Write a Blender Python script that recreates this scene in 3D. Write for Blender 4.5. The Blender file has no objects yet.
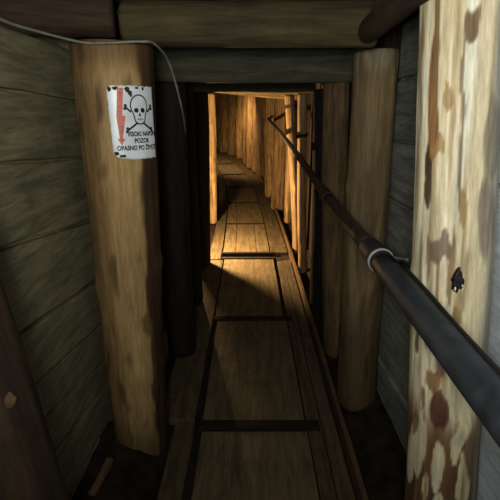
import bpy, bmesh, math, random
from mathutils import Vector, Matrix, noise as mn

SC = bpy.context.scene
COL = SC.collection
PI = math.pi


# ------------------------------------------------------------------ helpers
def lin(c):
    def f(v):
        v /= 255.0
        return v / 12.92 if v <= 0.04045 else ((v + 0.055) / 1.055) ** 2.4
    return (f(c[0]), f(c[1]), f(c[2]), 1.0)


def mix(a, b, t):
    t = max(0.0, min(1.0, t))
    return tuple(a[i] * (1 - t) + b[i] * t for i in range(3))


def sstep(a, b, x):
    t = max(0.0, min(1.0, (x - a) / (b - a)))
    return t * t * (3 - 2 * t)


def nz(x, y, z):
    return mn.noise(Vector((x, y, z)))


def tag(o, label=None, cat=None, group=None, kind=None):
    if label:
        o['label'] = label
    if cat:
        o['category'] = cat
    if group:
        o['group'] = group
    if kind:
        o['kind'] = kind
    return o


def link(name, me, mat=None, parent=None, mw=None):
    o = bpy.data.objects.new(name, me)
    COL.objects.link(o)
    if mat:
        me.materials.append(mat)
    if mw is not None:
        o.matrix_world = mw
    if parent is not None:
        o.parent = parent
    return o


def from_bm(name, bm, mat=None, parent=None, smooth=False, mw=None):
    bmesh.ops.recalc_face_normals(bm, faces=bm.faces)
    me = bpy.data.meshes.new(name)
    bm.to_mesh(me)
    bm.free()
    if smooth:
        for p in me.polygons:
            p.use_smooth = True
    return link(name, me, mat, parent, mw)


def empty(name, loc=(0, 0, 0)):
    o = bpy.data.objects.new(name, None)
    o.empty_display_size = 0.05
    COL.objects.link(o)
    o.location = loc
    return o


# ------------------------------------------------------------------ materials
def wood_mat(name, dark, light, sx=14.0, sz=1.6, rough=0.8, bump=0.35, spots=0.35, attr=None, grime=None, spec=0.25, fine=0.75, vary=0.0):
    """grain runs along the local axis called z; grime = colour of blotchy dirt"""
    m = bpy.data.materials.new(name)
    m.use_nodes = True
    nt = m.node_tree
    N = nt.nodes
    L = nt.links
    b = N['Principled BSDF']
    b.inputs['Roughness'].default_value = rough
    b.inputs['Specular IOR Level'].default_value = spec
    tc = N.new('ShaderNodeTexCoord')
    oi = N.new('ShaderNodeObjectInfo')
    mul = N.new('ShaderNodeMath'); mul.operation = 'MULTIPLY'; mul.inputs[1].default_value = 37.0
    L.new(oi.outputs['Random'], mul.inputs[0])
    add = N.new('ShaderNodeVectorMath'); add.operation = 'ADD'
    L.new(tc.outputs['Object'], add.inputs[0])
    L.new(mul.outputs[0], add.inputs[1])
    mp = N.new('ShaderNodeMapping')
    mp.inputs['Scale'].default_value = (sx, sx, sz) if not isinstance(sx, tuple) else sx
    L.new(add.outputs[0], mp.inputs['Vector'])
    n1 = N.new('ShaderNodeTexNoise')
    n1.inputs['Scale'].default_value = 2.2
    n1.inputs['Detail'].default_value = 7
    n1.inputs['Roughness'].default_value = 0.62
    n1.inputs['Distortion'].default_value = 0.5
    L.new(mp.outputs[0], n1.inputs['Vector'])
    n2 = N.new('ShaderNodeTexNoise')
    n2.inputs['Scale'].default_value = 7.0
    n2.inputs['Detail'].default_value = 6
    L.new(add.outputs[0], n2.inputs['Vector'])
    cr = N.new('ShaderNodeValToRGB')
    cr.color_ramp.elements[0].position = 0.32
    cr.color_ramp.elements[1].position = 0.68
    cr.color_ramp.elements[0].color = lin(dark)
    cr.color_ramp.elements[1].color = lin(light)
    L.new(n1.outputs['Fac'], cr.inputs['Fac'])
    col = cr.outputs['Color']
    if attr:
        at = N.new('ShaderNodeAttribute')
        at.attribute_name = attr
        mx0 = N.new('ShaderNodeMix'); mx0.data_type = 'RGBA'; mx0.blend_type = 'MULTIPLY'
        mx0.inputs['Factor'].default_value = 1.0
        L.new(at.outputs['Color'], mx0.inputs['A'])
        L.new(col, mx0.inputs['B'])
        col = mx0.outputs['Result']
    n3 = N.new('ShaderNodeTexNoise')
    n3.inputs['Scale'].default_value = 9.0
    n3.inputs['Detail'].default_value = 5
    n3.inputs['Roughness'].default_value = 0.7
    L.new(mp.outputs[0], n3.inputs['Vector'])
    r3 = N.new('ShaderNodeMapRange')
    r3.inputs['From Min'].default_value = 0.34
    r3.inputs['From Max'].default_value = 0.62
    r3.inputs['To Min'].default_value = 0.58
    r3.inputs['To Max'].default_value = 1.06
    L.new(n3.outputs['Fac'], r3.inputs['Value'])
    mx3 = N.new('ShaderNodeMix'); mx3.data_type = 'RGBA'; mx3.blend_type = 'MULTIPLY'
    mx3.inputs['Factor'].default_value = fine
    L.new(col, mx3.inputs['A'])
    L.new(r3.outputs[0], mx3.inputs['B'])
    col = mx3.outputs['Result']
    if vary:
        rv = N.new('ShaderNodeMapRange')
        rv.inputs['To Min'].default_value = 1 - vary
        L.new(oi.outputs['Random'], rv.inputs['Value'])
        mv = N.new('ShaderNodeMix'); mv.data_type = 'RGBA'; mv.blend_type = 'MULTIPLY'
        mv.inputs['Factor'].default_value = 1.0
        L.new(col, mv.inputs['A'])
        L.new(rv.outputs[0], mv.inputs['B'])
        col = mv.outputs['Result']
    n2.inputs['Roughness'].default_value = 0.68
    r2 = N.new('ShaderNodeMapRange')
    r2.inputs['From Min'].default_value = 0.52
    r2.inputs['From Max'].default_value = 0.72
    r2.inputs['To Max'].default_value = spots
    L.new(n2.outputs['Fac'], r2.inputs['Value'])
    mx = N.new('ShaderNodeMix'); mx.data_type = 'RGBA'
    L.new(r2.outputs[0], mx.inputs['Factor'])
    L.new(col, mx.inputs['A'])
    mx.inputs['B'].default_value = lin(grime or tuple(v * 0.45 for v in dark))
    L.new(mx.outputs['Result'], b.inputs['Base Color'])
    bp = N.new('ShaderNodeBump')
    bp.inputs['Strength'].default_value = bump
    bp.inputs['Distance'].default_value = 0.01
    L.new(n1.outputs['Fac'], bp.inputs['Height'])
    L.new(bp.outputs[0], b.inputs['Normal'])
    return m


def plain_mat(name, c, rough=0.5, metal=0.0, spec=0.4, var=0.25, scale=30.0, bump=0.08):
    m = bpy.data.materials.new(name)
    m.use_nodes = True
    nt = m.node_tree
    N = nt.nodes
    L = nt.links
    b = N['Principled BSDF']
    b.inputs['Roughness'].default_value = rough
    b.inputs['Metallic'].default_value = metal
    b.inputs['Specular IOR Level'].default_value = spec
    tc = N.new('ShaderNodeTexCoord')
    n = N.new('ShaderNodeTexNoise')
    n.inputs['Scale'].default_value = scale
    n.inputs['Detail'].default_value = 5
    L.new(tc.outputs['Object'], n.inputs['Vector'])
    cr = N.new('ShaderNodeValToRGB')
    cr.color_ramp.elements[0].position = 0.3
    cr.color_ramp.elements[1].position = 0.7
    cr.color_ramp.elements[0].color = lin(tuple(v * (1 - var) for v in c))
    cr.color_ramp.elements[1].color = lin(tuple(min(255, v * (1 + var * 0.5)) for v in c))
    L.new(n.outputs['Fac'], cr.inputs['Fac'])
    L.new(cr.outputs['Color'], b.inputs['Base Color'])
    bp = N.new('ShaderNodeBump')
    bp.inputs['Strength'].default_value = bump
    bp.inputs['Distance'].default_value = 0.004
    L.new(n.outputs['Fac'], bp.inputs['Height'])
    L.new(bp.outputs[0], b.inputs['Normal'])
    return m


M = {}
M['paint'] = wood_mat('painted_log_wood', (205, 205, 205), (255, 255, 255), 11, 1.2, 0.72, 0.3, 0.12, attr='Col', grime=(80, 62, 40))
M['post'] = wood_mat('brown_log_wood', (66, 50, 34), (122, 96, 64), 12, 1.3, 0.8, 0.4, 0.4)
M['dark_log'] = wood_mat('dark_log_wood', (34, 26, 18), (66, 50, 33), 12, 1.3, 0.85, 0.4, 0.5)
M['shaded_log'] = wood_mat('shaded_log_wood', (20, 16, 12), (40, 31, 22), 12, 1.3, 0.9, 0.4, 0.5)  # darker copy of the log wood; shade of the inner posts put into the colour
M['beam'] = wood_mat('mossy_beam_wood', (40, 36, 22), (80, 70, 42), 9, 1.0, 0.88, 0.4, 0.5, grime=(26, 28, 20))
M['lintel'] = wood_mat('grey_lintel_wood', (48, 48, 38), (86, 84, 66), 12, 1.0, 0.85, 0.3, 0.4)
M['pale'] = wood_mat('pale_pole_wood', (74, 56, 38), (176, 148, 104), 16, 1.1, 0.75, 0.6, 0.5, grime=(84, 50, 26))
M['lining'] = wood_mat('lining_pole_wood', (78, 56, 36), (206, 170, 116), 14, 1.1, 0.75, 0.6, 0.5, grime=(84, 50, 26), vary=0.6)
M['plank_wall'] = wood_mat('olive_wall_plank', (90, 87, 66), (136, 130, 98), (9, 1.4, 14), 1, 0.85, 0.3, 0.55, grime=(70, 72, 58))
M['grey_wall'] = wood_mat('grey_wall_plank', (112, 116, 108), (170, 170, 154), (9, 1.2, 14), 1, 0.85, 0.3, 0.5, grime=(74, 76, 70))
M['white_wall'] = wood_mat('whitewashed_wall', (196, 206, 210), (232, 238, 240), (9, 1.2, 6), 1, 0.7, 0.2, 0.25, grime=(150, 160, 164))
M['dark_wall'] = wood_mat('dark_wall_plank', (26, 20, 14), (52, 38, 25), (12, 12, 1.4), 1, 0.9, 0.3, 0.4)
M['board'] = wood_mat('walkway_board_wood', (82, 71, 52), (126, 109, 80), (14, 1.5, 14), 1, 0.8, 0.22, 0.45, grime=(54, 46, 33))
M['side_board'] = wood_mat('walkway_side_wood', (66, 57, 42), (106, 92, 66), (14, 1.5, 14), 1, 0.85, 0.25, 0.5, grime=(40, 34, 26))
M['batten'] = wood_mat('dark_batten_wood', (24, 18, 12), (48, 36, 24), (2, 12, 12), 1, 0.85, 0.3, 0.3)
M['curb'] = wood_mat('curb_wood', (70, 55, 36), (116, 92, 60), (14, 1.5, 14), 1, 0.8, 0.3, 0.4)
M['earth'] = plain_mat('tunnel_earth', (44, 36, 26), 0.95, spec=0.15, var=0.5, scale=14, bump=0.6)
M['ceil'] = wood_mat('ceiling_board', (26, 23, 16), (48, 42, 28), (9, 1.4, 9), 1, 0.9, 0.3, 0.4)
M['pipe'] = plain_mat('black_pipe_rubber', (42, 47, 52), 0.55, spec=0.35, var=0.35, scale=22, bump=0.05)
M['rusty'] = plain_mat('brown_pipe_rubber', (54, 44, 38), 0.5, spec=0.45, var=0.35, scale=22)
M['ring'] = plain_mat('pale_ring_metal', (150, 148, 140), 0.4, spec=0.5, var=0.2)
M['steel'] = plain_mat('dull_steel', (78, 80, 80), 0.5, 0.4)
M['cable'] = plain_mat('grey_cable', (112, 112, 98), 0.6)
M['black_cable'] = plain_mat('black_cable', (28, 26, 24), 0.6)
M['enamel'] = plain_mat('white_enamel', (206, 212, 214), 0.35, spec=0.5, var=0.08, scale=18, bump=0.02)
M['ink'] = plain_mat('black_print', (16, 17, 20), 0.5, var=0.2)
M['red'] = plain_mat('faded_red_print', (196, 98, 76), 0.5, var=0.2, scale=90)
M['chip'] = plain_mat('rust_chip', (40, 36, 28), 0.85, var=0.4)
M['knot'] = plain_mat('black_knot', (22, 18, 18), 0.6, var=0.6, scale=120, bump=0.5)
M['resin'] = plain_mat('pale_resin', (204, 200, 186), 0.35, var=0.15)


# ------------------------------------------------------------------ tunnel line
TY = [-3.0, 0.0, 4.0, 5.5, 6.55, 8.42, 9.9, 11.7, 13.2, 15.0]
TX = [0.0, 0.0, 0.0, -0.024, -0.065, -0.19, -0.50, -1.255, -2.15, -3.4]


def raw_dx(y):
    for i in range(len(TY) - 1):
        if y <= TY[i + 1]:
            t = (y - TY[i]) / (TY[i + 1] - TY[i])
            return TX[i] + (TX[i + 1] - TX[i]) * t
    return TX[-1]


def dx(y):
    return sum(raw_dx(y + k * 0.2) for k in range(-3, 4)) / 7.0


def fz(y):
    if y <= 5.5:
        return 0.0
    t = y - 5.5
    return 0.02 * t + 0.008 * t * t


def P(y, off, h=0.0):
    """point beside the tunnel's middle line at distance off to the right"""
    tx = (dx(y + 0.1) - dx(y - 0.1)) / 0.2
    n = Vector((1.0, -tx, 0)).normalized()
    return Vector((dx(y) + n.x * off, y + n.y * off, fz(y) + h))


# ------------------------------------------------------------------ shapes
def log(name, base, top, r0, r1, mat, seed=0, nseg=36, nring=60, rough=0.05, bend=0.01, colf=None, flats=None,
        knots=0, parent=None):
    """a hewn round timber; grain along its own z axis; colf(theta, t, z) gives a wood colour.
    theta = 0 faces -y (towards the entrance), positive towards +x"""
    rnd = random.Random(seed)
    base = Vector(base)
    top = Vector(top)
    ax = top - base
    Ln = ax.length
    vertical = abs(ax.normalized().z) > 0.6
    if vertical:
        q = Vector((0, 0, 1)).rotation_difference(ax.normalized())
    else:
        q = ax.to_track_quat('Z', 'Y')
    kn = [(rnd.uniform(0, 2 * PI), rnd.uniform(0.08, 0.92) * Ln, rnd.uniform(0.02, 0.04), rnd.uniform(0.006, 0.014)) for _ in range(knots)]
    ph = rnd.uniform(0, 6)
    bm = bmesh.new()
    cl = bm.loops.layers.float_color.new('Col') if colf else None
    rings = []
    info = {}
    for i in range(nring + 1):
        t = i / nring
        z = t * Ln
        r = r0 + (r1 - r0) * t
        ox = bend * math.sin(t * 3.0 + ph) - bend * math.sin(ph) * (1 - t)
        oy = bend * math.cos(t * 2.3 + ph * 1.7) - bend * math.cos(ph * 1.7) * (1 - t)
        ring = []
        for j in range(nseg):
            th = 2 * PI * j / nseg
            s, c = math.sin(th), math.cos(th)
            rr = r * (1 + rough * nz(s * 1.1 + seed, c * 1.1, z * 1.3) + rough * 0.45 * nz(s * 4 + seed * 3, c * 4, z * 5)
                      + rough * 0.3 * nz(s * 11, c * 11 + seed, z * 2.5))
            for (kt, kz, kr, kh) in kn:
                da = math.atan2(math.sin(th - kt), math.cos(th - kt)) * r
                d2 = (da * da + (z - kz) ** 2 * 0.6) / (kr * kr)
                rr += kh * math.exp(-d2)
            if flats:
                for (ft, fd) in flats:
                    cc = math.cos(th - ft)
                    if cc > 0.05:
                        rr = min(rr, r * fd / cc)
            if i == 0 or i == nring:
                rr *= 0.955
            v = bm.verts.new((ox + rr * s, oy - rr * c, z))
            ring.append(v)
            info[v] = (th, t, z)
        rings.append(ring)
    for i in range(nring):
        for j in range(nseg):
            k = (j + 1) % nseg
            bm.faces.new((rings[i][j], rings[i][k], rings[i + 1][k], rings[i + 1][j]))
    for ring, zz in ((rings[0], -0.0), (rings[-1], Ln)):
        c = bm.verts.new(sum((v.co for v in ring), Vector()) / nseg)
        info[c] = (0, zz / Ln, zz)
        for j in range(nseg):
            bm.faces.new((ring[j], ring[(j + 1) % nseg], c))
    if colf:
        cache = {}
        for f in bm.faces:
            for l in f.loops:
                if l.vert not in cache:
                    th, t, z = info[l.vert]
                    th = math.atan2(math.sin(th), math.cos(th))
                    c = lin(colf(th, t, z))
                    cache[l.vert] = c
                l[cl] = cache[l.vert]
    mw = Matrix.Translation(base) @ q.to_matrix().to_4x4()
    o = from_bm(name, bm, mat, parent, True, mw)
    return o


def tube_bm(bm, pts, rad, nseg=14, caps=True, colour=None):
    pts = [Vector(p) for p in pts]
    n = len(pts)
    rads = rad if isinstance(rad, (list, tuple)) else [rad] * n
    up = Vector((0.13, 0.2, 1)).normalized()
    rings = []
    for i, p in enumerate(pts):
        d = (pts[min(n - 1, i + 1)] - pts[max(0, i - 1)]).normalized()
        a = d.cross(up)
        if a.length < 1e-3:
            a = d.cross(Vector((1, 0, 0)))
        a.normalize()
        b = a.cross(d).normalized()
        rings.append([bm.verts.new(p + (a * math.cos(2 * PI * j / nseg) + b * math.sin(2 * PI * j / nseg)) * rads[i]) for j in range(nseg)])
    for i in range(n - 1):
        for j in range(nseg):
            k = (j + 1) % nseg
            bm.faces.new((rings[i][j], rings[i][k], rings[i + 1][k], rings[i + 1][j]))
    if caps:
        bm.faces.new(rings[0])
        bm.faces.new(rings[-1])


def tube(name, pts, rad, mat, parent=None, nseg=14):
    bm = bmesh.new()
    tube_bm(bm, pts, rad, nseg)
    return from_bm(name, bm, mat, parent, True)


def smooth_path(ctrl, n=10):
    out = []
    c = [Vector(p) for p in ctrl]
    for i in range(len(c) - 1):
        p0 = c[max(0, i - 1)]; p1 = c[i]; p2 = c[i + 1]; p3 = c[min(len(c) - 1, i + 2)]
        for k in range(n):
            t = k / n
            out.append(0.5 * ((2 * p1) + (p2 - p0) * t + (2 * p0 - 5 * p1 + 4 * p2 - p3) * t * t + (3 * p1 - p0 - 3 * p2 + p3) * t ** 3))
    out.append(c[-1])
    return out


def hexa(bm, c8):
    v = [bm.verts.new(p) for p in c8]
    for f in ((0, 1, 2, 3), (4, 5, 6, 7), (0, 1, 5, 4), (1, 2, 6, 5), (2, 3, 7, 6), (3, 0, 4, 7)):
        bm.faces.new([v[i] for i in f])


def strip_bm(bm, ya, yb, o0, o1, h0, h1, step=0.22, jag=0.0, seed=0, wav=0.0):
    """solid strip of timber following the tunnel from ya to yb, offsets o0..o1, heights h0..h1"""
    n = max(1, int(round((yb - ya) / step)))
    secs = []
    for i in range(n + 1):
        y = ya + (yb - ya) * i / n
        w = wav * nz(y * 0.9, seed, 3.3)
        a = o0 + w + jag * nz(y * 3, seed + 5, 0)
        b = o1 + w + jag * nz(y * 3, seed + 9, 7)
        dh = jag * 0.4 * nz(y * 2, seed, 11)
        secs.append([bm.verts.new(P(y, a, h0)), bm.verts.new(P(y, b, h0)), bm.verts.new(P(y, b, h1 + dh)), bm.verts.new(P(y, a, h1 + dh))])
    for i in range(n):
        s, e = secs[i], secs[i + 1]
        for j in range(4):
            k = (j + 1) % 4
            bm.faces.new((s[j], s[k], e[k], e[j]))
    bm.faces.new(secs[0])
    bm.faces.new(secs[-1])


def bevel(o, w=0.004, seg=2):
    m = o.modifiers.new('bevel', 'BEVEL')
    m.width = w
    m.segments = seg
    m.limit_method = 'ANGLE'
    m.angle_limit = 0.6
    return o


# ------------------------------------------------------------------ setting
def struct(o):
    o['kind'] = 'structure'
    return o


# earth floor, heaped a little against the walls
def earth(c, y):
    h = -0.035
    if c < -0.36 and y < 1.66:
        h += (0.11 + 0.03 * nz(c * 11, y * 9, 4)) * sstep(0.355, 0.50, -c) + 0.015 * nz(c * 21, y * 19, 4)
    elif abs(c) > 0.445:
        h += 0.012 * nz(c * 9, y * 7, 1) + 0.055 * sstep(0.445, 0.6, abs(c))
    return h


bm = bmesh.new()
cols = [-1.0, -0.8, -0.68, -0.6, -0.55, -0.5, -0.46, -0.42, -0.39, -0.36, -0.3, -0.15, 0, 0.15, 0.3, 0.4, 0.45, 0.5, 0.55, 0.6, 0.7, 0.8, 1.0]
rows = []
y = -2.6
while y < 13.4:
    rows.append([bm.verts.new(P(y, c, earth(c, y))) for c in cols])
    y += 0.06
for i in range(len(rows) - 1):
    for j in range(len(cols) - 1):
        bm.faces.new((rows[i][j], rows[i][j + 1], rows[i + 1][j + 1], rows[i + 1][j]))
struct(from_bm('floor', bm, M['earth'], smooth=True))


def vertical_boards(bm, ya, yb, off, h0, h1, thick, w, seed, out):
    """upright lining boards along one side; out=+1 right wall, -1 left wall"""
    rnd = random.Random(seed)
    y = ya
    while y < yb - 0.02:
        ww = min(w * rnd.uniform(0.8, 1.2), yb - y)
        j = rnd.uniform(0, 0.018) * out
        a, b = y + 0.004, y + ww - 0.004
        o0, o1 = off + j, off + j + thick * out
        c = [P(a, o0, h0), P(b, o0, h0), P(b, o1, h0), P(a, o1, h0), P(a, o0, h1), P(b, o0, h1), P(b, o1, h1), P(a, o1, h1)]
        hexa(bm, c)
        y += ww


def lying_planks(bm, ya, yb, x, zs, tilt, thick, seed, out, sub=8):
    """horizontal lining planks; zs = joint heights at ya, each row falls by tilt per metre"""
    rnd = random.Random(seed)
    for i in range(len(zs) - 1):
        z0, z1 = zs[i] + 0.005, zs[i + 1] - 0.005
        j = rnd.uniform(0.0, 0.02) * out
        t0 = tilt[i]; t1 = tilt[i + 1]
        prev = None
        for k in range(sub + 1):
            y = ya + (yb - ya) * k / sub
            wob = 0.006 * nz(y * 2.3, i * 3.1, seed)
            a = z0 - t0 * (y - ya) + 0.006 * nz(y * 4, i, seed + 2)
            b = z1 - t1 * (y - ya) + 0.006 * nz(y * 4, i + 1, seed + 4)
            xx = x + j + wob
            sec = [bm.verts.new((xx, y, a)), bm.verts.new((xx, y, b)), bm.verts.new((xx + thick * out, y, b)), bm.verts.new((xx + thick * out, y, a))]
            if prev:
                for q in range(4):
                    r = (q + 1) % 4
                    bm.faces.new((prev[q], prev[r], sec[r], sec[q]))
            else:
                bm.faces.new(sec)
            prev = sec
        bm.faces.new(prev)


# left lining: one bay of lying planks beside the sign post, dark upright boards farther in
bm = bmesh.new()
zs = [-0.03, 0.16, 0.39, 0.55, 0.66, 0.83, 1.075, 1.285, 1.46, 1.605]
tl = [0.0, 0.14, 0.21, 0.26, 0.17, 0.14, 0.13, 0.08, 0.04, 0.0]
lying_planks(bm, 0.88, 1.80, -0.63, zs, tl, 0.03, 4, -1)
zb = [-0.03, 0.2, 0.42, 0.66, 0.9, 1.14, 1.38, 1.58, 1.76]
lying_planks(bm, -2.6, 0.87, -0.79, zb, [0] * 9, 0.03, 9, -1, 14)
hexa(bm, [(-0.665, 0.86, -0.03), (-0.69, 0.86, -0.03), (-0.69, 1.83, -0.03), (-0.665, 1.83, -0.03), (-0.665, 0.86, 1.61), (-0.69, 0.86, 1.61), (-0.69, 1.83, 1.61), (-0.665, 1.83, 1.61)])
hexa(bm, [(-0.83, -2.6, -0.03), (-0.86, -2.6, -0.03), (-0.86, 0.9, -0.03), (-0.83, 0.9, -0.03), (-0.83, -2.6, 1.78), (-0.86, -2.6, 1.78), (-0.86, 0.9, 1.78), (-0.83, 0.9, 1.78)])
hexa(bm, [(-1.03, 1.95, 1.3), (-0.60, 1.95, 1.3), (-0.60, 1.98, 1.3), (-1.03, 1.98, 1.3), (-1.03, 1.95, 1.8), (-0.60, 1.95, 1.8), (-0.60, 1.98, 1.8), (-1.03, 1.98, 1.8)])
hexa(bm, [(-1.0, 0.7, 1.4), (-1.03, 0.7, 1.4), (-1.03, 2.0, 1.4), (-1.0, 2.0, 1.4), (-1.0, 0.7, 1.8), (-1.03, 0.7, 1.8), (-1.03, 2.0, 1.8), (-1.0, 2.0, 1.8)])
hexa(bm, [(-0.64, 0.865, -0.03), (-0.83, 0.865, -0.03), (-0.83, 0.89, -0.03), (-0.64, 0.89, -0.03), (-0.64, 0.865, 1.78), (-0.83, 0.865, 1.78), (-0.83, 0.89, 1.78), (-0.64, 0.89, 1.78)])
w_left = struct(from_bm('wall_left', bm, M['plank_wall']))
bevel(w_left, 0.005)
bm = bmesh.new()
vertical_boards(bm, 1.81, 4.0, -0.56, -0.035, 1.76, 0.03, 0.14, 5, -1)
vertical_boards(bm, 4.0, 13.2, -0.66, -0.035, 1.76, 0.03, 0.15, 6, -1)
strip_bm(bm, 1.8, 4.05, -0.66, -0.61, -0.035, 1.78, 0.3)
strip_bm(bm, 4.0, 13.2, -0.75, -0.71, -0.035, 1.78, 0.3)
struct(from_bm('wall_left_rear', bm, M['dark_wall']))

bm = bmesh.new()
lying_planks(bm, 1.24, 2.10, 0.655, [-0.03, 0.22, 0.5, 0.78, 1.02, 1.28, 1.53, 1.76], [0.0, 0.05, 0.04, 0.03, 0.02, 0.02, 0.0, 0], 0.03, 21, 1)
hexa(bm, [(0.69, 1.2, -0.03), (0.72, 1.2, -0.03), (0.72, 2.13, -0.03), (0.69, 2.13, -0.03), (0.69, 1.2, 1.78), (0.72, 1.2, 1.78), (0.72, 2.13, 1.78), (0.69, 2.13, 1.78)])
w_r = struct(from_bm('wall_right', bm, M['grey_wall']))
bevel(w_r, 0.005)
bm = bmesh.new()
lying_planks(bm, -2.6, 1.235, 0.665, [-0.03, 0.62, 1.2, 1.76], [0, 0, 0, 0], 0.03, 31, 1, 16)
hexa(bm, [(0.70, -2.6, -0.03), (0.73, -2.6, -0.03), (0.73, 1.25, -0.03), (0.70, 1.25, -0.03), (0.70, -2.6, 1.78), (0.73, -2.6, 1.78), (0.73, 1.25, 1.78), (0.70, 1.25, 1.78)])
w_w = struct(from_bm('wall_right_front', bm, M['white_wall']))
bevel(w_w, 0.004)
bm = bmesh.new()
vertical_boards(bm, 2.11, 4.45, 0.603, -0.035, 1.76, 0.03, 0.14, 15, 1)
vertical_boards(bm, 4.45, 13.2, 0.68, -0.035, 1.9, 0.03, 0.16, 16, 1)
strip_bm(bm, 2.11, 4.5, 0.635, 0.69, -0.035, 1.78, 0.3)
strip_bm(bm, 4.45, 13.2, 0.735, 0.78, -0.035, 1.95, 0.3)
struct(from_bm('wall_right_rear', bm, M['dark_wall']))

# ceiling boards laid along the tunnel
bm = bmesh.new()
for k in range(9):
    a = -1.02 + k * 0.227
    strip_bm(bm, -2.6, 13.2, a, a + 0.222, 1.765 + 0.006 * (k % 3), 1.80, 0.3, 0.004, k)
struct(from_bm('ceiling', bm, M['ceil']))

# ------------------------------------------------------------------ near posts
def sign_post_col(th, t, z):
    edge = 0.86 + 0.20 * nz(z * 3.0, 1.7, 0) + 0.12 * nz(z * 9, 4.2, 0)
    g = nz(th * 2.4, z * 1.2, 5)
    wood = mix((192, 160, 106), (158, 126, 80), 0.5 + 0.8 * g)
    # paler worn streak down the front
    e2 = -0.28 + 0.15 * nz(z * 2.6, 8.8, 0)
    wood = mix(mix(wood, (122, 94, 58), 0.55), wood, sstep(e2 - 0.06, e2 + 0.06, th))
    k = sstep(edge - 0.05, edge + 0.05, th)
    bark = mix((82, 58, 36), (56, 40, 26), 0.5 + nz(th * 6, z * 3, 2))
    c = mix(wood, bark, k)
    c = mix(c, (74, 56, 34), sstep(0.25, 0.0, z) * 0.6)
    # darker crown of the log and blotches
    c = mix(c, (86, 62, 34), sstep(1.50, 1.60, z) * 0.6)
    c = mix(c, (72, 52, 30), sstep(0.25, 0.5, nz(th * 3, z * 7, 21)) * 0.55)
    return c


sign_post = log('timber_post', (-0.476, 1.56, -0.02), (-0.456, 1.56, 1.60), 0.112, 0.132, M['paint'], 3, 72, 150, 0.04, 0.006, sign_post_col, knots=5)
tag(sign_post, 'thick round timber post carrying the white danger sign', 'post')

near_left = log('timber_post', (-0.485, 0.75, -0.02), (-0.655, 0.75, 1.70), 0.112, 0.112, M['dark_log'], 8, 48, 80, 0.05, 0.006, knots=3)
tag(near_left, 'dark leaning log post cut off by the lower left corner', 'post')
# its pale cut knot
bm = bmesh.new()
bmesh.ops.create_uvsphere(bm, u_segments=18, v_segments=10, radius=1)
for v in bm.verts:
    v.co = Vector((v.co.x * 0.020, v.co.y * 0.014, v.co.z * 0.020)) * (1 + 0.25 * nz(v.co.x * 2, v.co.y * 2, v.co.z * 2))
kn = from_bm('knot', bm, M['post'], None, True)
kn.location = (-0.476, 0.708, 0.854)
bpy.context.view_layer.update()
kn.parent = near_left
kn.matrix_parent_inverse = near_left.matrix_world.inverted()
tag(kn, 'pale sawn knot')

# peeled near-right post: cream wood with brown bark scars; a = position across the side that faces the entrance
TH0 = -0.45
PAT = [  # a, z, half width a, half height z, colour, strength
    (-0.55, 1.50, 0.10, 0.20, (122, 88, 52), .9), (-0.56, 1.38, 0.07, 0.10, (146, 104, 58), .9),
    (-0.58, 1.29, 0.09, 0.055, (74, 58, 40), .95), (-0.60, 1.235, 0.09, 0.035, (92, 70, 46), .95),
    (-0.42, 1.345, 0.17, 0.02, (170, 128, 76), .7), (-0.22, 1.44, 0.10, 0.03, (160, 124, 78), .7),
    (0.25, 1.585, 0.17, 0.035, (120, 92, 62), .9), (0.12, 1.47, 0.05, 0.10, (150, 128, 96), .85),
    (0.16, 1.33, 0.05, 0.12, (128, 108, 86), .85), (0.24, 1.21, 0.07, 0.05, (168, 132, 84), .8),
    (0.80, 1.36, 0.20, 0.08, (134, 124, 106), .7), (0.72, 1.18, 0.16, 0.10, (142, 126, 112), .75),
    (-0.86, 1.50, 0.05, 0.12, (150, 124, 82), .6), (-0.88, 1.30, 0.07, 0.13, (190, 170, 120), .5),
    (-0.24, 1.125, 0.26, 0.032, (134, 114, 94), .85), (-0.50, 1.10, 0.06, 0.05, (140, 112, 82), .7),
    (0.02, 1.07, 0.05, 0.10, (142, 110, 72), .75), (-0.30, 1.02, 0.05, 0.09, (146, 116, 78), .75),
    (-0.70, 1.02, 0.05, 0.12, (156, 128, 88), .7), (0.34, 1.02, 0.05, 0.10, (166, 140, 96), .6),
    (-0.30, 0.925, 0.24, 0.045, (132, 96, 70), .85), (-0.12, 0.86, 0.14, 0.05, (128, 90, 64), .85),
    (0.20, 0.95, 0.12, 0.04, (140, 106, 66), .6), (-0.78, 0.88, 0.07, 0.03, (108, 80, 52), .8),
    (-0.30, 0.80, 0.20, 0.03, (150, 108, 62), .8), (-0.16, 0.72, 0.22, 0.055, (98, 58, 44), .9),
    (-0.55, 0.74, 0.05, 0.04, (110, 84, 54), .7), (-0.72, 0.66, 0.05, 0.03, (104, 80, 52), .7),
]
CREAM = [  # cream islands left in the bark of the lower end
    (-0.62, 0.60, 0.22, 0.085), (-0.08, 0.565, 0.17, 0.07), (0.38, 0.64, 0.22, 0.055), (-0.86, 0.53, 0.1, 0.07),
    (0.02, 0.44, 0.18, 0.055), (-0.36, 0.49, 0.09, 0.035), (0.62, 0.52, 0.12, 0.08), (0.42, 0.40, 0.14, 0.04),
    (-0.55, 0.33, 0.2, 0.05), (0.25, 0.28, 0.16, 0.05), (-0.2, 0.2, 0.15, 0.05),
]


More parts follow.
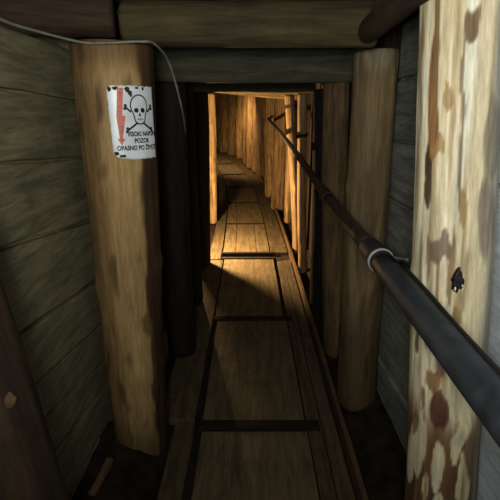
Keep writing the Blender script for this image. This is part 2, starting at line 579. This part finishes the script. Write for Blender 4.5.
def peeled_col(th, t, z):
    d = th - TH0
    d = math.atan2(math.sin(d), math.cos(d))
    a = math.sin(d) if abs(d) < PI / 2 else (1.0 if d > 0 else -1.0) * (2 - abs(math.sin(d)))
    jx = 0.10 * nz(a * 2.5, z * 5, 3) + 0.06 * nz(a * 7, z * 9, 6)
    jz = 0.035 * nz(a * 5, z * 4, 13) + 0.014 * nz(a * 12, z * 5, 16)
    base = mix((234, 226, 196), (218, 204, 164), 0.5 + 1.1 * nz(a * 5, z * 1.6, 1))
    base = mix(base, (226, 224, 204), sstep(1.15, 1.4, z) * 0.6 * sstep(0.1, 0.5, a + 0.3))
    base = mix(base, (202, 180, 138), sstep(0.10, 0.40, nz(a * 3.2 + jx * 2, z * 1.6, 51)) * 0.6)
    base = mix(base, (176, 144, 100), sstep(0.22, 0.46, nz(a * 6 + jx * 3, z * 1.9, 57)) * 0.6)
    # bark remains towards the foot
    bark = mix((112, 78, 50), (82, 56, 38), 0.5 + nz(a * 6, z * 4, 8))
    low = sstep(0.75, 0.62, z + 0.06 * nz(a * 4.5, 2.2, z * 3) + 0.03 * nz(a * 11, 1.2, z * 3))
    c = mix(base, bark, low * 0.95)
    for (pa, pz, ra, rz) in CREAM:
        e = ((a + jx - pa) / ra) ** 2 + ((z + jz - pz) / rz) ** 2
        c = mix(c, mix((222, 212, 174), (204, 190, 146), 0.5 + nz(a * 7, z * 3, 4)), sstep(1.25, 0.85, e))
    for (pa, pz, ra, rz, pc, s) in PAT:
        e = ((a + jx - pa) / ra) ** 2 + ((z + jz - pz) / rz) ** 2
        if e < 1.6:
            c = mix(c, mix(pc, tuple(v * 0.8 for v in pc), 0.5 + nz(a * 13, z * 7, 4)), sstep(1.35, 0.7, e) * s)
    # fine brown streaks along the grain
    st = nz(a * 9 + jx * 4, z * 1.5, 31)
    c = mix(c, (148, 116, 70), sstep(0.28, 0.5, st) * 0.6)
    # greyer right side
    c = mix(c, (142, 140, 128), sstep(0.66, 0.92, a + jx * 1.5) * 0.75)
    return c


near_right = log('timber_post', (0.533, 0.872, -0.02), (0.450, 1.05, 1.70), 0.090, 0.086, M['paint'], 12, 140, 420, 0.05, 0.005, peeled_col, knots=4)
tag(near_right, 'peeled cream post with brown bark scars beside the black pipe', 'post')
# black knot with pale resin flecks on its front
bm = bmesh.new()
bmesh.ops.create_icosphere(bm, subdivisions=3, radius=1)
for v in bm.verts:
    w = 1.0 if v.co.z < 0 else 1.0 - 0.55 * v.co.z
    k = 1 + 0.4 * nz(v.co.x * 2.3, v.co.y * 2.3, v.co.z * 2.3 + 4)
    v.co = Vector((v.co.x * 0.0135 * w * k, v.co.y * 0.008 * k, v.co.z * 0.030 * k))
kb = from_bm('knot', bm, M['knot'], None, True)
bm = bmesh.new()
for (px, pz, r) in ((-0.006, -0.019, 0.0030), (0.003, -0.024, 0.0024), (0.0085, -0.012, 0.0022)):
    r_ = bmesh.ops.create_icosphere(bm, subdivisions=2, radius=r)
    for v in r_['verts']:
        v.co = Vector((v.co.x * 0.7, v.co.y * 0.6, v.co.z * 1.7)) * (1 + 0.4 * nz(v.co.x * 400, v.co.y * 400, v.co.z * 400 + px * 99))
    bmesh.ops.translate(bm, verts=r_['verts'], vec=(px, -0.0075, pz))
fl = from_bm('resin', bm, M['resin'], None, True)
bpy.context.view_layer.update()
for o_ in (kb, fl):
    o_.location = (0.461, 0.8885, 1.036)
    o_.rotation_euler = (0.1, -0.1, -0.18)
fl.parent = kb
fl.location = (0, 0, 0)
fl.rotation_euler = (0, 0, 0)
bpy.context.view_layer.update()
kb.parent = near_right
kb.matrix_parent_inverse = near_right.matrix_world.inverted()
tag(kb, 'black knot in the peeled wood')
tag(fl, 'pale resin flecks')


def inner_col(th, t, z):
    g = nz(th * 2.2, z * 1.4, 15)
    c = mix((150, 128, 88), (106, 88, 60), 0.5 + 0.9 * g)
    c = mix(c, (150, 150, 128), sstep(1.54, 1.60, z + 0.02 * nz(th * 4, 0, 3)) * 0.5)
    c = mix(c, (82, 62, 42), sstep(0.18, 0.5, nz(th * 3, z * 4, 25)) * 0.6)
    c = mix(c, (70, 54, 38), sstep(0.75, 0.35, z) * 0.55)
    return c


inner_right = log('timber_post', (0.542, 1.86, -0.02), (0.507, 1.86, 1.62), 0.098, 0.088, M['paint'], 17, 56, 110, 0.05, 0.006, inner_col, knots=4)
tag(inner_right, 'brown round post with pale sawn top behind the pipe coupling', 'post')
pB = log('timber_post', (0.530, 2.33, -0.02), (0.440, 2.33, 1.53), 0.075, 0.068, M['post'], 23, 40, 80, 0.07, 0.01, knots=4)
tag(pB, 'reddish brown post just left of the brown post behind the pipe coupling', 'post')
pR = log('timber_post', (0.520, 2.95, -0.02), (0.475, 2.95, 1.53), 0.072, 0.072, M['shaded_log'], 29, 36, 60, 0.06, 0.008, knots=3)
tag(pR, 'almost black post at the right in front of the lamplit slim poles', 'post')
pL = log('timber_post', (-0.415, 2.32, 0.0), (-0.405, 2.32, 1.53), 0.085, 0.080, M['shaded_log'], 33, 36, 60, 0.06, 0.008, knots=3)
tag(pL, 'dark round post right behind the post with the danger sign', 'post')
pL2 = log('timber_post', (-0.440, 3.02, 0.0), (-0.435, 3.02, 1.53), 0.080, 0.075, M['shaded_log'], 37, 36, 60, 0.06, 0.008, knots=3)
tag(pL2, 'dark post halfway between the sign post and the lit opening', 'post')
pC = log('timber_post', (-0.462, 3.90, 0.0), (-0.446, 3.90, 1.545), 0.086, 0.084, M['shaded_log'], 41, 36, 60, 0.06, 0.006, knots=3)
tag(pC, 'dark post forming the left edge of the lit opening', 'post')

# slim lamplit poles
slim_a = log('slim_pole', (0.503, 4.32, -0.03), (0.372, 4.32, 1.545), 0.052, 0.045, M['pale'], 43, 32, 90, 0.10, 0.012, knots=7)
tag(slim_a, 'slim lamplit pole on the right, the one nearer the walkway', 'post')
slim_b = log('slim_pole', (0.494, 3.74, -0.03), (0.424, 3.74, 1.535), 0.042, 0.037, M['pale'], 47, 32, 90, 0.10, 0.010, knots=6)
tag(slim_b, 'slim lamplit pole on the right, the one nearer the camera and wall', 'post')
slim_c = log('slim_pole', (-0.488, 5.5, 0.0), (-0.475, 5.5, 1.60), 0.056, 0.05, M['pale'], 53, 32, 90, 0.09, 0.010, knots=6)
tag(slim_c, 'bright slim pole at the left edge of the lit opening', 'post')
slim_d = log('slim_pole', (0.50, 5.5, 0.0), (0.50, 5.5, 1.52), 0.052, 0.047, M['pale'], 57, 32, 60, 0.09, 0.010, knots=4)
tag(slim_d, 'slim pole mostly hidden behind the lamplit right pair, under the lit crossbeam', 'post')


def wire_tie(parent, c, r, z, tilt, seed):
    pts = []
    for turn in range(37):
        a = 2 * PI * turn / 12
        pts.append(Vector((c[0] + r * math.sin(a), c[1] - r * math.cos(a), z + 0.010 * (turn / 12 - 1.5) + tilt * math.sin(a))))
    o = tube('wire_tie', pts, 0.0055, M['black_cable'], None, 8)
    bpy.context.view_layer.update()
    o.parent = parent
    o.matrix_parent_inverse = parent.matrix_world.inverted()
    tag(o, 'dark wire tie wound round the pole')


wire_tie(slim_a, (0.378, 4.32), 0.053, 1.44, 0.012, 1)
wire_tie(slim_b, (0.438, 3.74), 0.044, 1.20, 0.014, 2)

# ------------------------------------------------------------------ beams overhead
bA = log('roof_beam', (-0.42, 1.60, 1.672), (0.42, 1.60, 1.668), 0.070, 0.073, M['beam'], 61, 40, 70, 0.06, 0.004, knots=3)
tag(bA, 'mossy brown roof beam running across the top of the view', 'beam')
bA2 = log('roof_beam', (-0.92, 1.50, 1.700), (-0.44, 1.56, 1.690), 0.062, 0.066, M['dark_log'], 63, 36, 50, 0.08, 0.004, knots=3)
tag(bA2, 'dark rough log at the upper left above the thin cable', 'beam')


def squared_beam(name, a, b, w, h, mat, seed, label, sag=0.006):
    """hewn squared timber from a to b (centres)"""
    a = Vector(a); b = Vector(b)
    d = (b - a)
    Ln = d.length
    d.normalize()
    up = Vector((0, 0, 1))
    side = d.cross(up).normalized()
    up2 = side.cross(d).normalized()
    mw = Matrix((( side.x, up2.x, d.x, a.x), (side.y, up2.y, d.y, a.y), (side.z, up2.z, d.z, a.z), (0, 0, 0, 1)))
    bm = bmesh.new()
    n = 40
    prev = None
    prof = []
    for (sx, sy) in ((-1, -1), (1, -1), (1, 1), (-1, 1)):
        for q in range(5):
            nx, ny = ((1, 0), (0, 1), (-1, 0), (0, -1))[[(-1, -1), (1, -1), (1, 1), (-1, 1)].index((sx, sy))]
            prof.append((sx * w / 2 + nx * w * q / 5 * (1 if nx else 0), sy * h / 2 + ny * h * q / 5))
    for i in range(n + 1):
        z = Ln * i / n
        sec = []
        for (px, py) in prof:
            s = 1 + 0.05 * nz(px * 9 + seed, py * 9, z * 3) + 0.03 * nz(px * 30, py * 30 + seed, z * 9)
            # rounded arrises
            cr = 1 - 0.07 * max(0, (abs(px) / (w / 2) + abs(py) / (h / 2)) - 1.4)
            sec.append(bm.verts.new((px * s * cr, py * s * cr - sag * math.sin(PI * i / n), z)))
        if prev:
            m_ = len(sec)
            for j in range(m_):
                k = (j + 1) % m_
                bm.faces.new((prev[j], prev[k], sec[k], sec[j]))
        else:
            bm.faces.new(sec)
        prev = sec
    bm.faces.new(prev)
    o = from_bm(name, bm, mat, None, True, mw)
    tag(o, label, 'beam')
    return o


squared_beam('lintel', (-0.53, 2.32, 1.630), (0.53, 2.32, 1.626), 0.12, 0.190, M['lintel'], 2, 'grey hewn lintel under the roof beam, first across the passage')
squared_beam('lintel', (-0.54, 3.87, 1.625), (0.54, 3.87, 1.615), 0.12, 0.140, M['lintel'], 5, 'black silhouetted lintel along the top of the lit opening')
squared_beam('lintel', (-0.56, 5.5, 1.675), (0.58, 5.5, 1.575), 0.09, 0.10, M['pale'], 7, 'lamplit sloping crossbeam inside the opening in front of the poles')
rp = log('roof_pole', (0.335, 0.55, 1.645), (0.400, 1.735, 1.650), 0.038, 0.040, M['dark_log'], 71, 28, 60, 0.06, 0.006, knots=2)
tag(rp, 'dark roof pole slanting across the upper right beside the cream post', 'pole')

# ------------------------------------------------------------------ walkway
def board(name, ya, yb, o0, o1, label, cat, mat, seed, h0=-0.035, h1=0.0, group=None, step=0.22, jag=0.003, wav=0.0, bev=0.004):
    bm = bmesh.new()
    strip_bm(bm, ya, yb, o0, o1, h0, h1, step, jag, seed, wav)
    o = from_bm(name, bm, mat)
    bevel(o, bev)
    tag(o, label, cat, group)
    return o


BAT = [(1.63, 0.055), (2.72, 0.05), (4.035, 0.045), (4.20, 0.045), (5.43, 0.035), (6.62, 0.045), (7.78, 0.05), (8.9, 0.05), (10.0, 0.05)]
panel_spots = [
    (-0.6, 1.62, 'walkway panel at the bottom edge of the view, in front of the first batten'),
    (1.695, 2.71, 'dim walkway panel between the first and second battens'),
    (2.78, 4.03, 'walkway panel half in shadow before the double battens'),
    (4.25, 5.42, 'brightest lamplit walkway panel just past the double battens'),
    (5.475, 6.61, 'lamplit walkway panel second beyond the double battens'),
    (6.675, 7.77, 'walkway panel third beyond the double battens'),
    (7.84, 8.89, 'walkway panel where the path begins to bend left'),
    (8.96, 9.99, 'dim walkway panel in the bend beyond the lit opening'),
    (10.06, 11.6, 'farthest walkway panel, at the foot of the pole wall'),
]
for i, (a, b, lab) in enumerate(panel_spots):
    t = min(1, max(0, (a - 1.5) / 2.5))
    l, r = -0.222 - 0.055 * t, 0.262 - 0.05 * t
    bm = bmesh.new()
    if i in (0, 1, 2):
        strip_bm(bm, a, b, l, r, -0.035, 0.0, 0.2, 0.003, i)
    else:
        # three boards side by side make up one panel here
        cut = [l, l + (r - l) * 0.27, l + (r - l) * 0.72, r]
        for k in range(3):
            strip_bm(bm, a, b, cut[k] + 0.002, cut[k + 1] - 0.002, -0.035, 0.0, 0.2, 0.0015, i * 3 + k)
    o = from_bm('walkway_panel', bm, M['board'])
    bevel(o, 0.004)
    tag(o, lab, 'floor board', 'walkway panels between the battens')
names_b = ['wide dark batten nearest the camera across the walkway', 'dark batten where the walkway fades into shadow, second from the camera',
           'nearer of the close pair of dark battens in the lamplight', 'farther of the close pair of dark battens in the lamplight',
           'thin batten across the lit boards, first past the close pair', 'dark batten second past the close pair',
           'dark batten third past the close pair', 'dark batten at the start of the bend, fourth past the pair', 'last batten before the curved pole wall']
for i, (y, w) in enumerate(BAT):
    t = min(1, max(0, (y - 1.5) / 2.5))
    board('batten', y, y + w, -0.235 - 0.045 * t, 0.325 - 0.06 * t if i < 4 else 0.205, names_b[i], 'batten', M['batten'], 50 + i,
          -0.035, 0.010, 'dark battens across the walkway', 0.03, 0.002, bev=0.003)
board('side_board', -0.6, 1.68, -0.352, -0.258, 'narrow dim side board between the sign post and the near walkway panels', 'floor board', M['side_board'], 80, -0.035, -0.004)
board('side_board', 1.70, 4.02, -0.440, -0.262, 'dim wider side board along the left foot of the dark posts behind the sign post', 'floor board', M['side_board'], 81, -0.035, -0.001)
board('side_board', 4.04, 11.6, -0.412, -0.290, 'side board on the left of the walkway inside the lit opening', 'floor board', M['side_board'], 83, -0.035, 0.0, wav=0.01)
board('side_board', -0.6, 4.02, 0.335, 0.400, 'dim side board along the right edge of the near walkway', 'floor board', M['side_board'], 85, -0.035, -0.004)
board('side_board', 4.255, 11.6, 0.222, 0.398, 'right side board of the walkway inside the lit opening', 'floor board', M['side_board'], 87, -0.035, -0.001)
board('filler_board', -0.6, 4.0, 0.268, 0.332, 'narrow strip board beside the near walkway panels on the right', 'floor board', M['side_board'], 86, -0.035, -0.008)
cb = board('curb_rail', 0.2, 12.2, 0.412, 0.434, 'long low wooden curb rail curving along the right of the walkway', 'curb', M['curb'], 89, -0.035, 0.045, wav=0.006)
cl_ = board('curb_rail', 5.62, 12.0, -0.470, -0.432, 'low wooden curb rail on the left beyond the bright pole', 'curb', M['curb'], 91, -0.035, 0.035, wav=0.008)

# ------------------------------------------------------------------ curved wall of poles
pole_y = []
s = 0.0
ys = [6.25 + i * 0.01 for i in range(640)]
last = None
for y in ys:
    p = P(y, 0.55)
    if last is None or (p - last).length > 0.41:
        pole_y.append(y)
        last = p
pole_y = pole_y[:15]
NP = len(pole_y)
ordinal = ['first', 'second', 'third', 'fourth', 'fifth', 'sixth', 'seventh', 'eighth', 'ninth', 'tenth', 'eleventh', 'twelfth', 'thirteenth', 'fourteenth', 'fifteenth', 'sixteenth']
for i, y in enumerate(pole_y):
    rnd = random.Random(100 + i)
    b = P(y, 0.545 + rnd.uniform(-0.07, 0.06), 0.0)
    r = rnd.uniform(0.105, 0.16)
    t_ = b + Vector((rnd.uniform(-0.05, 0.05), rnd.uniform(-0.03, 0.03), 1.745))
    o = log('wall_pole', b, t_, r, r * 0.9, M['lining'], 200 + i, 32, 46, 0.12, 0.02, knots=3)
    tag(o, 'rough upright pole of the curved far wall, %s counted from the left end' % ordinal[NP - 1 - i], 'pole', 'upright poles of the curved far wall')

# ------------------------------------------------------------------ pipe
pipe = empty('pipe', (0.36, 0.3, 1.003))
bpy.context.view_layer.update()


def pp(name, pts, rad, mat, label=None, nseg=24, parent=None):
    par = parent or pipe
    o = tube(name, pts, rad, mat, None, nseg)
    bpy.context.view_layer.update()
    o.parent = par
    o.matrix_parent_inverse = par.matrix_world.inverted()
    if label:
        o['label'] = label
    return o


A0 = Vector((0.360, 0.05, 0.966)); A1 = Vector((0.360, 1.10, 1.000)); A2 = Vector((0.336, 1.86, 1.037)); A3 = Vector((0.318, 3.5, 1.141)); A4 = Vector((0.302, 5.3, 1.222)); A5 = Vector((0.284, 7.05, 1.288))


def on(a, b, t):
    return a + (b - a) * t


pp('near_segment', [on(A0, A1, k / 12) for k in range(13)], 0.0315, M['pipe'], 'thick black near length of pipe')
d1 = (A2 - A1).normalized()
pp('coupling', [A1 - d1 * 0.01, A1 + d1 * 0.012, A1 + d1 * 0.016, A1 + d1 * 0.05, A1 + d1 * 0.056, A1 + d1 * 0.125, A1 + d1 * 0.14],
   [0.031, 0.033, 0.0345, 0.0345, 0.032, 0.031, 0.024], M['pipe'], 'stepped black coupling collar')
pp('clamp_ring', [A1 - d1 * 0.006 + d1 * 0.018, A1 + d1 * 0.014, A1 + d1 * 0.021, A1 + d1 * 0.023], [0.033, 0.0360, 0.0360, 0.034], M['ring'], 'pale metal ring')
cb1 = A1 + d1 * 0.008 + Vector((0.036, 0, 0.014))
pp('clamp_bolt', [cb1 + Vector((-0.012, 0, 0)), cb1 + Vector((0.026, 0.0, -0.006)), cb1 + Vector((0.027, 0.0, -0.007)), cb1 + Vector((0.036, 0, -0.008))], [0.004, 0.004, 0.008, 0.008], M['steel'], 'small steel clamp bolt', 10)
far_pts = [on(A1 + d1 * 0.12, A2, k / 6) for k in range(7)]
pp('far_segment', far_pts, 0.0235, M['rusty'], 'slimmer brown black length of pipe', 20)
d2 = (A3 - A2).normalized()
pp('coupling', [A2 - d2 * 0.03, A2 - d2 * 0.026, A2 + d2 * 0.05, A2 + d2 * 0.055], [0.024, 0.0275, 0.0275, 0.022], M['rusty'])
rest = smooth_path([A2 + d2 * 0.04, A3, A4, A5], 10)
pp('far_segment', rest, 0.0205, M['rusty'], 'slim far length of pipe rising to the curved wall', 18)
# thin cable strapped along the upper right side of the near length
side = Vector((0.0235, 0, 0.0265))
pp('strapped_cable', [on(A0, A1, k / 16) + side * (1.0 + 0.03 * math.sin(k * 1.1)) for k in range(16)], 0.0045, M['black_cable'], 'thin black cable along the top of the pipe', 10)
# pale scuff on the near length
bm = bmesh.new()
q = on(A0, A1, 0.865)
for (da, l0) in ((0.0, 0.0),):
    vs = []
    for k in range(5):
        an = -1.05 + 0.03 * k
        for yy in (-0.012, 0.012):
            vs.append(bm.verts.new(q + Vector((0.0319 * math.sin(an * 0.35), yy + 0.004 * math.sin(k), 0.0319 * math.cos(an * 0.35)))))
    for k in range(4):
        bm.faces.new((vs[2 * k], vs[2 * k + 1], vs[2 * k + 3], vs[2 * k + 2]))
sc_ = from_bm('scuff', bm, M['steel'], None)
bpy.context.view_layer.update()
sc_.parent = pipe
sc_.matrix_parent_inverse = pipe.matrix_world.inverted()
sc_['label'] = 'pale scuff mark'
tag(pipe, 'black pipe with a ringed coupling running along the right side into the tunnel', 'pipe')

# ------------------------------------------------------------------ loose cable and offcut
cpts = smooth_path([(-0.605, 0.92, 1.625), (-0.605, 1.16, 1.604), (-0.573, 1.30, 1.598), (-0.50, 1.40, 1.587), (-0.434, 1.405, 1.585), (-0.327, 1.41, 1.590),
                    (-0.292, 1.46, 1.588), (-0.275, 1.60, 1.543), (-0.263, 1.75, 1.40), (-0.29, 2.0, 1.30)], 8)
tag(tube('cable', cpts, 0.0038, M['cable'], None, 8), 'thin grey cable sagging over the top of the sign post', 'cable')

st = log('wood_offcut', (-0.572, 1.20, 0.075), (-0.540, 1.330, 0.115), 0.018, 0.016, M['post'], 301, 16, 20, 0.15, 0.004)
tag(st, 'short pale wood offcut lying on the earth at the lower left', 'wood offcut')

# ------------------------------------------------------------------ danger sign bent round the post
SR = 0.1385
SC0 = Vector((-0.458, 1.56, 0.0))
T0 = math.radians(4.5)
SW, SZ0, SZ1 = 0.162, 1.240, 1.470


def bend(sx, z, lift):
    th = T0 + sx / SR
    r = SR + lift
    return Vector((SC0.x + r * math.sin(th), SC0.y - r * math.cos(th), z))


sign = empty('warning_sign', (-0.40, 1.43, SZ0))
bpy.context.view_layer.update()


def child_of(o, par):
    bpy.context.view_layer.update()
    o.parent = par
    o.matrix_parent_inverse = par.matrix_world.inverted()
    return o


# plate with ragged lower edge
bm = bmesh.new()
NXp, NZp = 48, 40
fr, bk = [], []
for i in range(NXp + 1):
    u = i / NXp
    lo = SZ0 + 0.012 * max(0, 0.4 - u) * 2 + 0.006 * abs(nz(u * 6, 2, 1)) + (0.010 if u < 0.06 else 0)
    hi = SZ1 - 0.004 * abs(nz(u * 7, 5, 1)) - (0.008 if u < 0.05 else 0)
    l0 = 0.004 * nz(0, 0, 0)
    cf, cbk = [], []
    for j in range(NZp + 1):
        z = lo + (hi - lo) * j / NZp
        left = 0.004 * abs(nz(z * 30, 1, 4)) * (1 - u) + 0.010 * (1 - u) * (SZ1 - z) / 0.23 * 0.5
        sx = u * SW + left
        cf.append(bm.verts.new(bend(sx, z, 0.0012)))
        cbk.append(bm.verts.new(bend(sx, z, -0.0008)))
    fr.append(cf)
    bk.append(cbk)
for i in range(NXp):
    for j in range(NZp):
        bm.faces.new((fr[i][j], fr[i + 1][j], fr[i + 1][j + 1], fr[i][j + 1]))
        bm.faces.new((bk[i][j], bk[i][j + 1], bk[i + 1][j + 1], bk[i + 1][j]))
for i in range(NXp):
    bm.faces.new((fr[i][0], bk[i][0], bk[i + 1][0], fr[i + 1][0]))
    bm.faces.new((fr[i][-1], fr[i + 1][-1], bk[i + 1][-1], bk[i][-1]))
for j in range(NZp):
    bm.faces.new((fr[0][j], fr[0][j + 1], bk[0][j + 1], bk[0][j]))
    bm.faces.new((fr[-1][j], bk[-1][j], bk[-1][j + 1], fr[-1][j + 1]))
plate = child_of(from_bm('plate', bm, M['enamel'], None, True), sign)


def flat_poly(bm, pts, lift=0.0022, thick=0.0):
    vs = [bm.verts.new((p[0], p[1], lift)) for p in pts]
    f = bm.faces.new(vs)
    return f


def bend_bm(bm):
    bmesh.ops.triangulate(bm, faces=bm.faces)
    for _ in range(2):
        bmesh.ops.subdivide_edges(bm, edges=[e for e in bm.edges if e.calc_length() > 0.006], cuts=1, use_grid_fill=False)
        bmesh.ops.triangulate(bm, faces=bm.faces)
    for v in bm.verts:
        v.co = bend(v.co.x, v.co.y, v.co.z)


def stroke(bm, pts, w, closed=False):
    n = len(pts)
    for i in range(n if closed else n - 1):
        a = Vector((pts[i][0], pts[i][1])); b = Vector((pts[(i + 1) % n][0], pts[(i + 1) % n][1]))
        d = (b - a)
        if d.length < 1e-6:
            continue
        d.normalize()
        nn = Vector((-d.y, d.x)) * w / 2
        a2 = a - d * w * 0.25; b2 = b + d * w * 0.25
        flat_poly(bm, [a2 - nn, b2 - nn, b2 + nn, a2 + nn])


def disc(bm, c, rx, rz, n=16):
    flat_poly(bm, [(c[0] + rx * math.cos(2 * PI * k / n), c[1] + rz * math.sin(2 * PI * k / n)) for k in range(n)])


def emblem(name, build, mat, label):
    bm = bmesh.new()
    build(bm)
    bend_bm(bm)
    me_o = from_bm(name, bm, mat, None)
    child_of(me_o, plate)
    me_o['label'] = label
    return me_o


def bolt(bm):
    flat_poly(bm, [(0.034, 1.462), (0.052, 1.463), (0.042, 1.374), (0.024, 1.374)])
    flat_poly(bm, [(0.024, 1.376), (0.052, 1.379), (0.038, 1.304), (0.029, 1.304)])
    flat_poly(bm, [(0.022, 1.308), (0.046, 1.308), (0.0335, 1.286)])


emblem('lightning_arrow', bolt, M['red'], 'faded red lightning arrow')

KX, KZ = 0.100, 1.402
VS = 1.14


def kp(x, z):
    return (KX + x, KZ + z * VS)


def skull(bm):
    pts = [kp(0.030 * math.cos(math.radians(-38 + 256 * k / 24)), 0.006 + 0.029 * math.sin(math.radians(-38 + 256 * k / 24))) for k in range(25)]
    jaw = [kp(*q) for q in ((-0.020, -0.022), (-0.017, -0.036), (-0.007, -0.043), (0.007, -0.043), (0.017, -0.036), (0.020, -0.022))]
    stroke(bm, pts + jaw, 0.0040, True)


emblem('skull_outline', skull, M['ink'], 'black outline of the skull')
for sx_ in (-1, 1):
    emblem('eye_socket', lambda bm: disc(bm, kp(sx_ * 0.0115, -0.006), 0.0076, 0.0076), M['ink'], 'black eye socket')
emblem('nose', lambda bm: flat_poly(bm, [kp(-0.0045, -0.022), kp(0.0045, -0.022), kp(0, -0.010)]), M['ink'], 'black nose hole')


def teeth(bm):
    stroke(bm, [kp(-0.011, -0.030), kp(0.011, -0.030)], 0.0018)
    for q in (-0.006, 0, 0.006):
        stroke(bm, [kp(q, -0.027), kp(q, -0.034)], 0.0012)


emblem('teeth', teeth, M['ink'], 'black lines of the teeth')
for sx_ in (-1, 1):
    for (x0, z0, x1, z1) in ((0.031, -0.010, 0.045, 0.002), (0.012, -0.041, 0.043, -0.060)):
        def bone(bm):
            stroke(bm, [kp(sx_ * x0, z0), kp(sx_ * x1, z1)], 0.0062)
            disc(bm, kp(sx_ * (x1 + 0.001), z1 + 0.0045), 0.0055, 0.0050, 12)
            disc(bm, kp(sx_ * (x1 + 0.003), z1 - 0.0035), 0.0055, 0.0050, 12)
        emblem('crossbone', bone, M['ink'], 'black end of a crossed bone')


def lettering(txt, x0, x1, zc, h):
    cu = bpy.data.curves.new('txt', 'FONT')
    cu.body = txt
    cu.size = 1.0
    cu.resolution_u = 3
    cu.offset = 0.045
    to = bpy.data.objects.new('txt', cu)
    COL.objects.link(to)
    bpy.context.view_layer.update()
    dg = bpy.context.evaluated_depsgraph_get()
    me = bpy.data.meshes.new_from_object(to.evaluated_get(dg))
    bpy.data.objects.remove(to)
    xs = [v.co.x for v in me.vertices]
    ysv = [v.co.y for v in me.vertices]
    a, b = min(xs), max(xs)
    capmax = 0.729
    for v in me.vertices:
        v.co = bend(x0 + (v.co.x - a) / (b - a) * (x1 - x0), zc - h / 2 + v.co.y / capmax * h, 0.0022)
    o = link('lettering', me, M['ink'])
    child_of(o, plate)
    o['label'] = 'black lettering reading ' + txt
    return o


lettering('VISOKI NAPON', 0.052, 0.160, 1.3225, 0.0150)
lettering('POZOR', 0.075, 0.130, 1.3010, 0.0145)
lettering('OPASNO PO \u017dIVOT', 0.018, 0.160, 1.2785, 0.0150)
rnd = random.Random(4)
for (cx, cz, rx, rz) in ((0.010, 1.458, 0.008, 0.008), (0.028, 1.461, 0.010, 0.006), (0.064, 1.458, 0.009, 0.010), (0.073, 1.446, 0.007, 0.010), (0.096, 1.463, 0.008, 0.005),
                         (0.118, 1.461, 0.007, 0.006), (0.016, 1.262, 0.009, 0.006), (0.034, 1.253, 0.010, 0.005)):
    def chip(bm):
        flat_poly(bm, [(cx + rx * math.cos(2 * PI * k / 11) * rnd.uniform(0.6, 1.2), min(1.466, cz + rz * math.sin(2 * PI * k / 11) * rnd.uniform(0.6, 1.2))) for k in range(11)], 0.0018)
    emblem('rust_chip', chip, M['chip'], 'dark chipped patch in the enamel')
tag(sign, 'white danger sign with red arrow, skull and lettering wrapped round the post', 'sign')

# ------------------------------------------------------------------ light
def point(name, loc, e, col, r):
    l = bpy.data.lights.new(name, 'POINT')
    l.energy = e
    l.color = col
    l.shadow_soft_size = r
    o = bpy.data.objects.new(name, l)
    COL.objects.link(o)
    o.location = loc
    return o


WARM = (1.0, 0.64, 0.29)
point('lamp_by_opening', (-0.60, 4.20, 0.62), 225.0, WARM, 0.05)
b2 = P(9.2, -0.54, 1.30)
s2 = bpy.data.lights.new('lamp_in_bend', 'SPOT')
s2.energy = 105
s2.color = WARM
s2.spot_size = math.radians(125)
s2.spot_blend = 0.7
s2.shadow_soft_size = 0.06
s2o = bpy.data.objects.new('lamp_in_bend', s2)
COL.objects.link(s2o)
s2o.location = b2
s2o.rotation_euler = (P(9.5, 0.42, 0.62) - b2).to_track_quat('-Z', 'Y').to_euler()

al = bpy.data.lights.new('torch_at_camera', 'AREA')  # unseen light at the camera, like a torch held up, aimed off the floor
al.shape = 'DISK'
al.size = 0.22
al.energy = 22
al.color = (1.0, 1.0, 0.95)
ao = bpy.data.objects.new('torch_at_camera', al)
COL.objects.link(ao)
ao.location = (-0.06, -0.16, 1.46)
ao.rotation_euler = (Vector((0.32, 1.4, 2.40)) - Vector(ao.location)).to_track_quat('-Z', 'Y').to_euler()

w = bpy.data.worlds.new('World')
SC.world = w
w.use_nodes = True
w.node_tree.nodes['Background'].inputs[0].default_value = (0.62, 0.75, 0.72, 1)
w.node_tree.nodes['Background'].inputs[1].default_value = 0.5

# ------------------------------------------------------------------ camera
cam = bpy.data.cameras.new('camera')
cam.sensor_width = 36
cam.lens = 36 * 430 / 500
cam.clip_start = 0.01
co = bpy.data.objects.new('camera', cam)
COL.objects.link(co)
co.location = (0, 0, 1.39)
co.rotation_euler = (PI / 2 - math.atan(138 / 430), 0, 0)
SC.camera = co

SC.view_settings.view_transform = 'Standard'
SC.view_settings.look = 'None'
SC.view_settings.gamma = 1
SC.view_settings.exposure = 0
SC.view_settings.use_curve_mapping = False
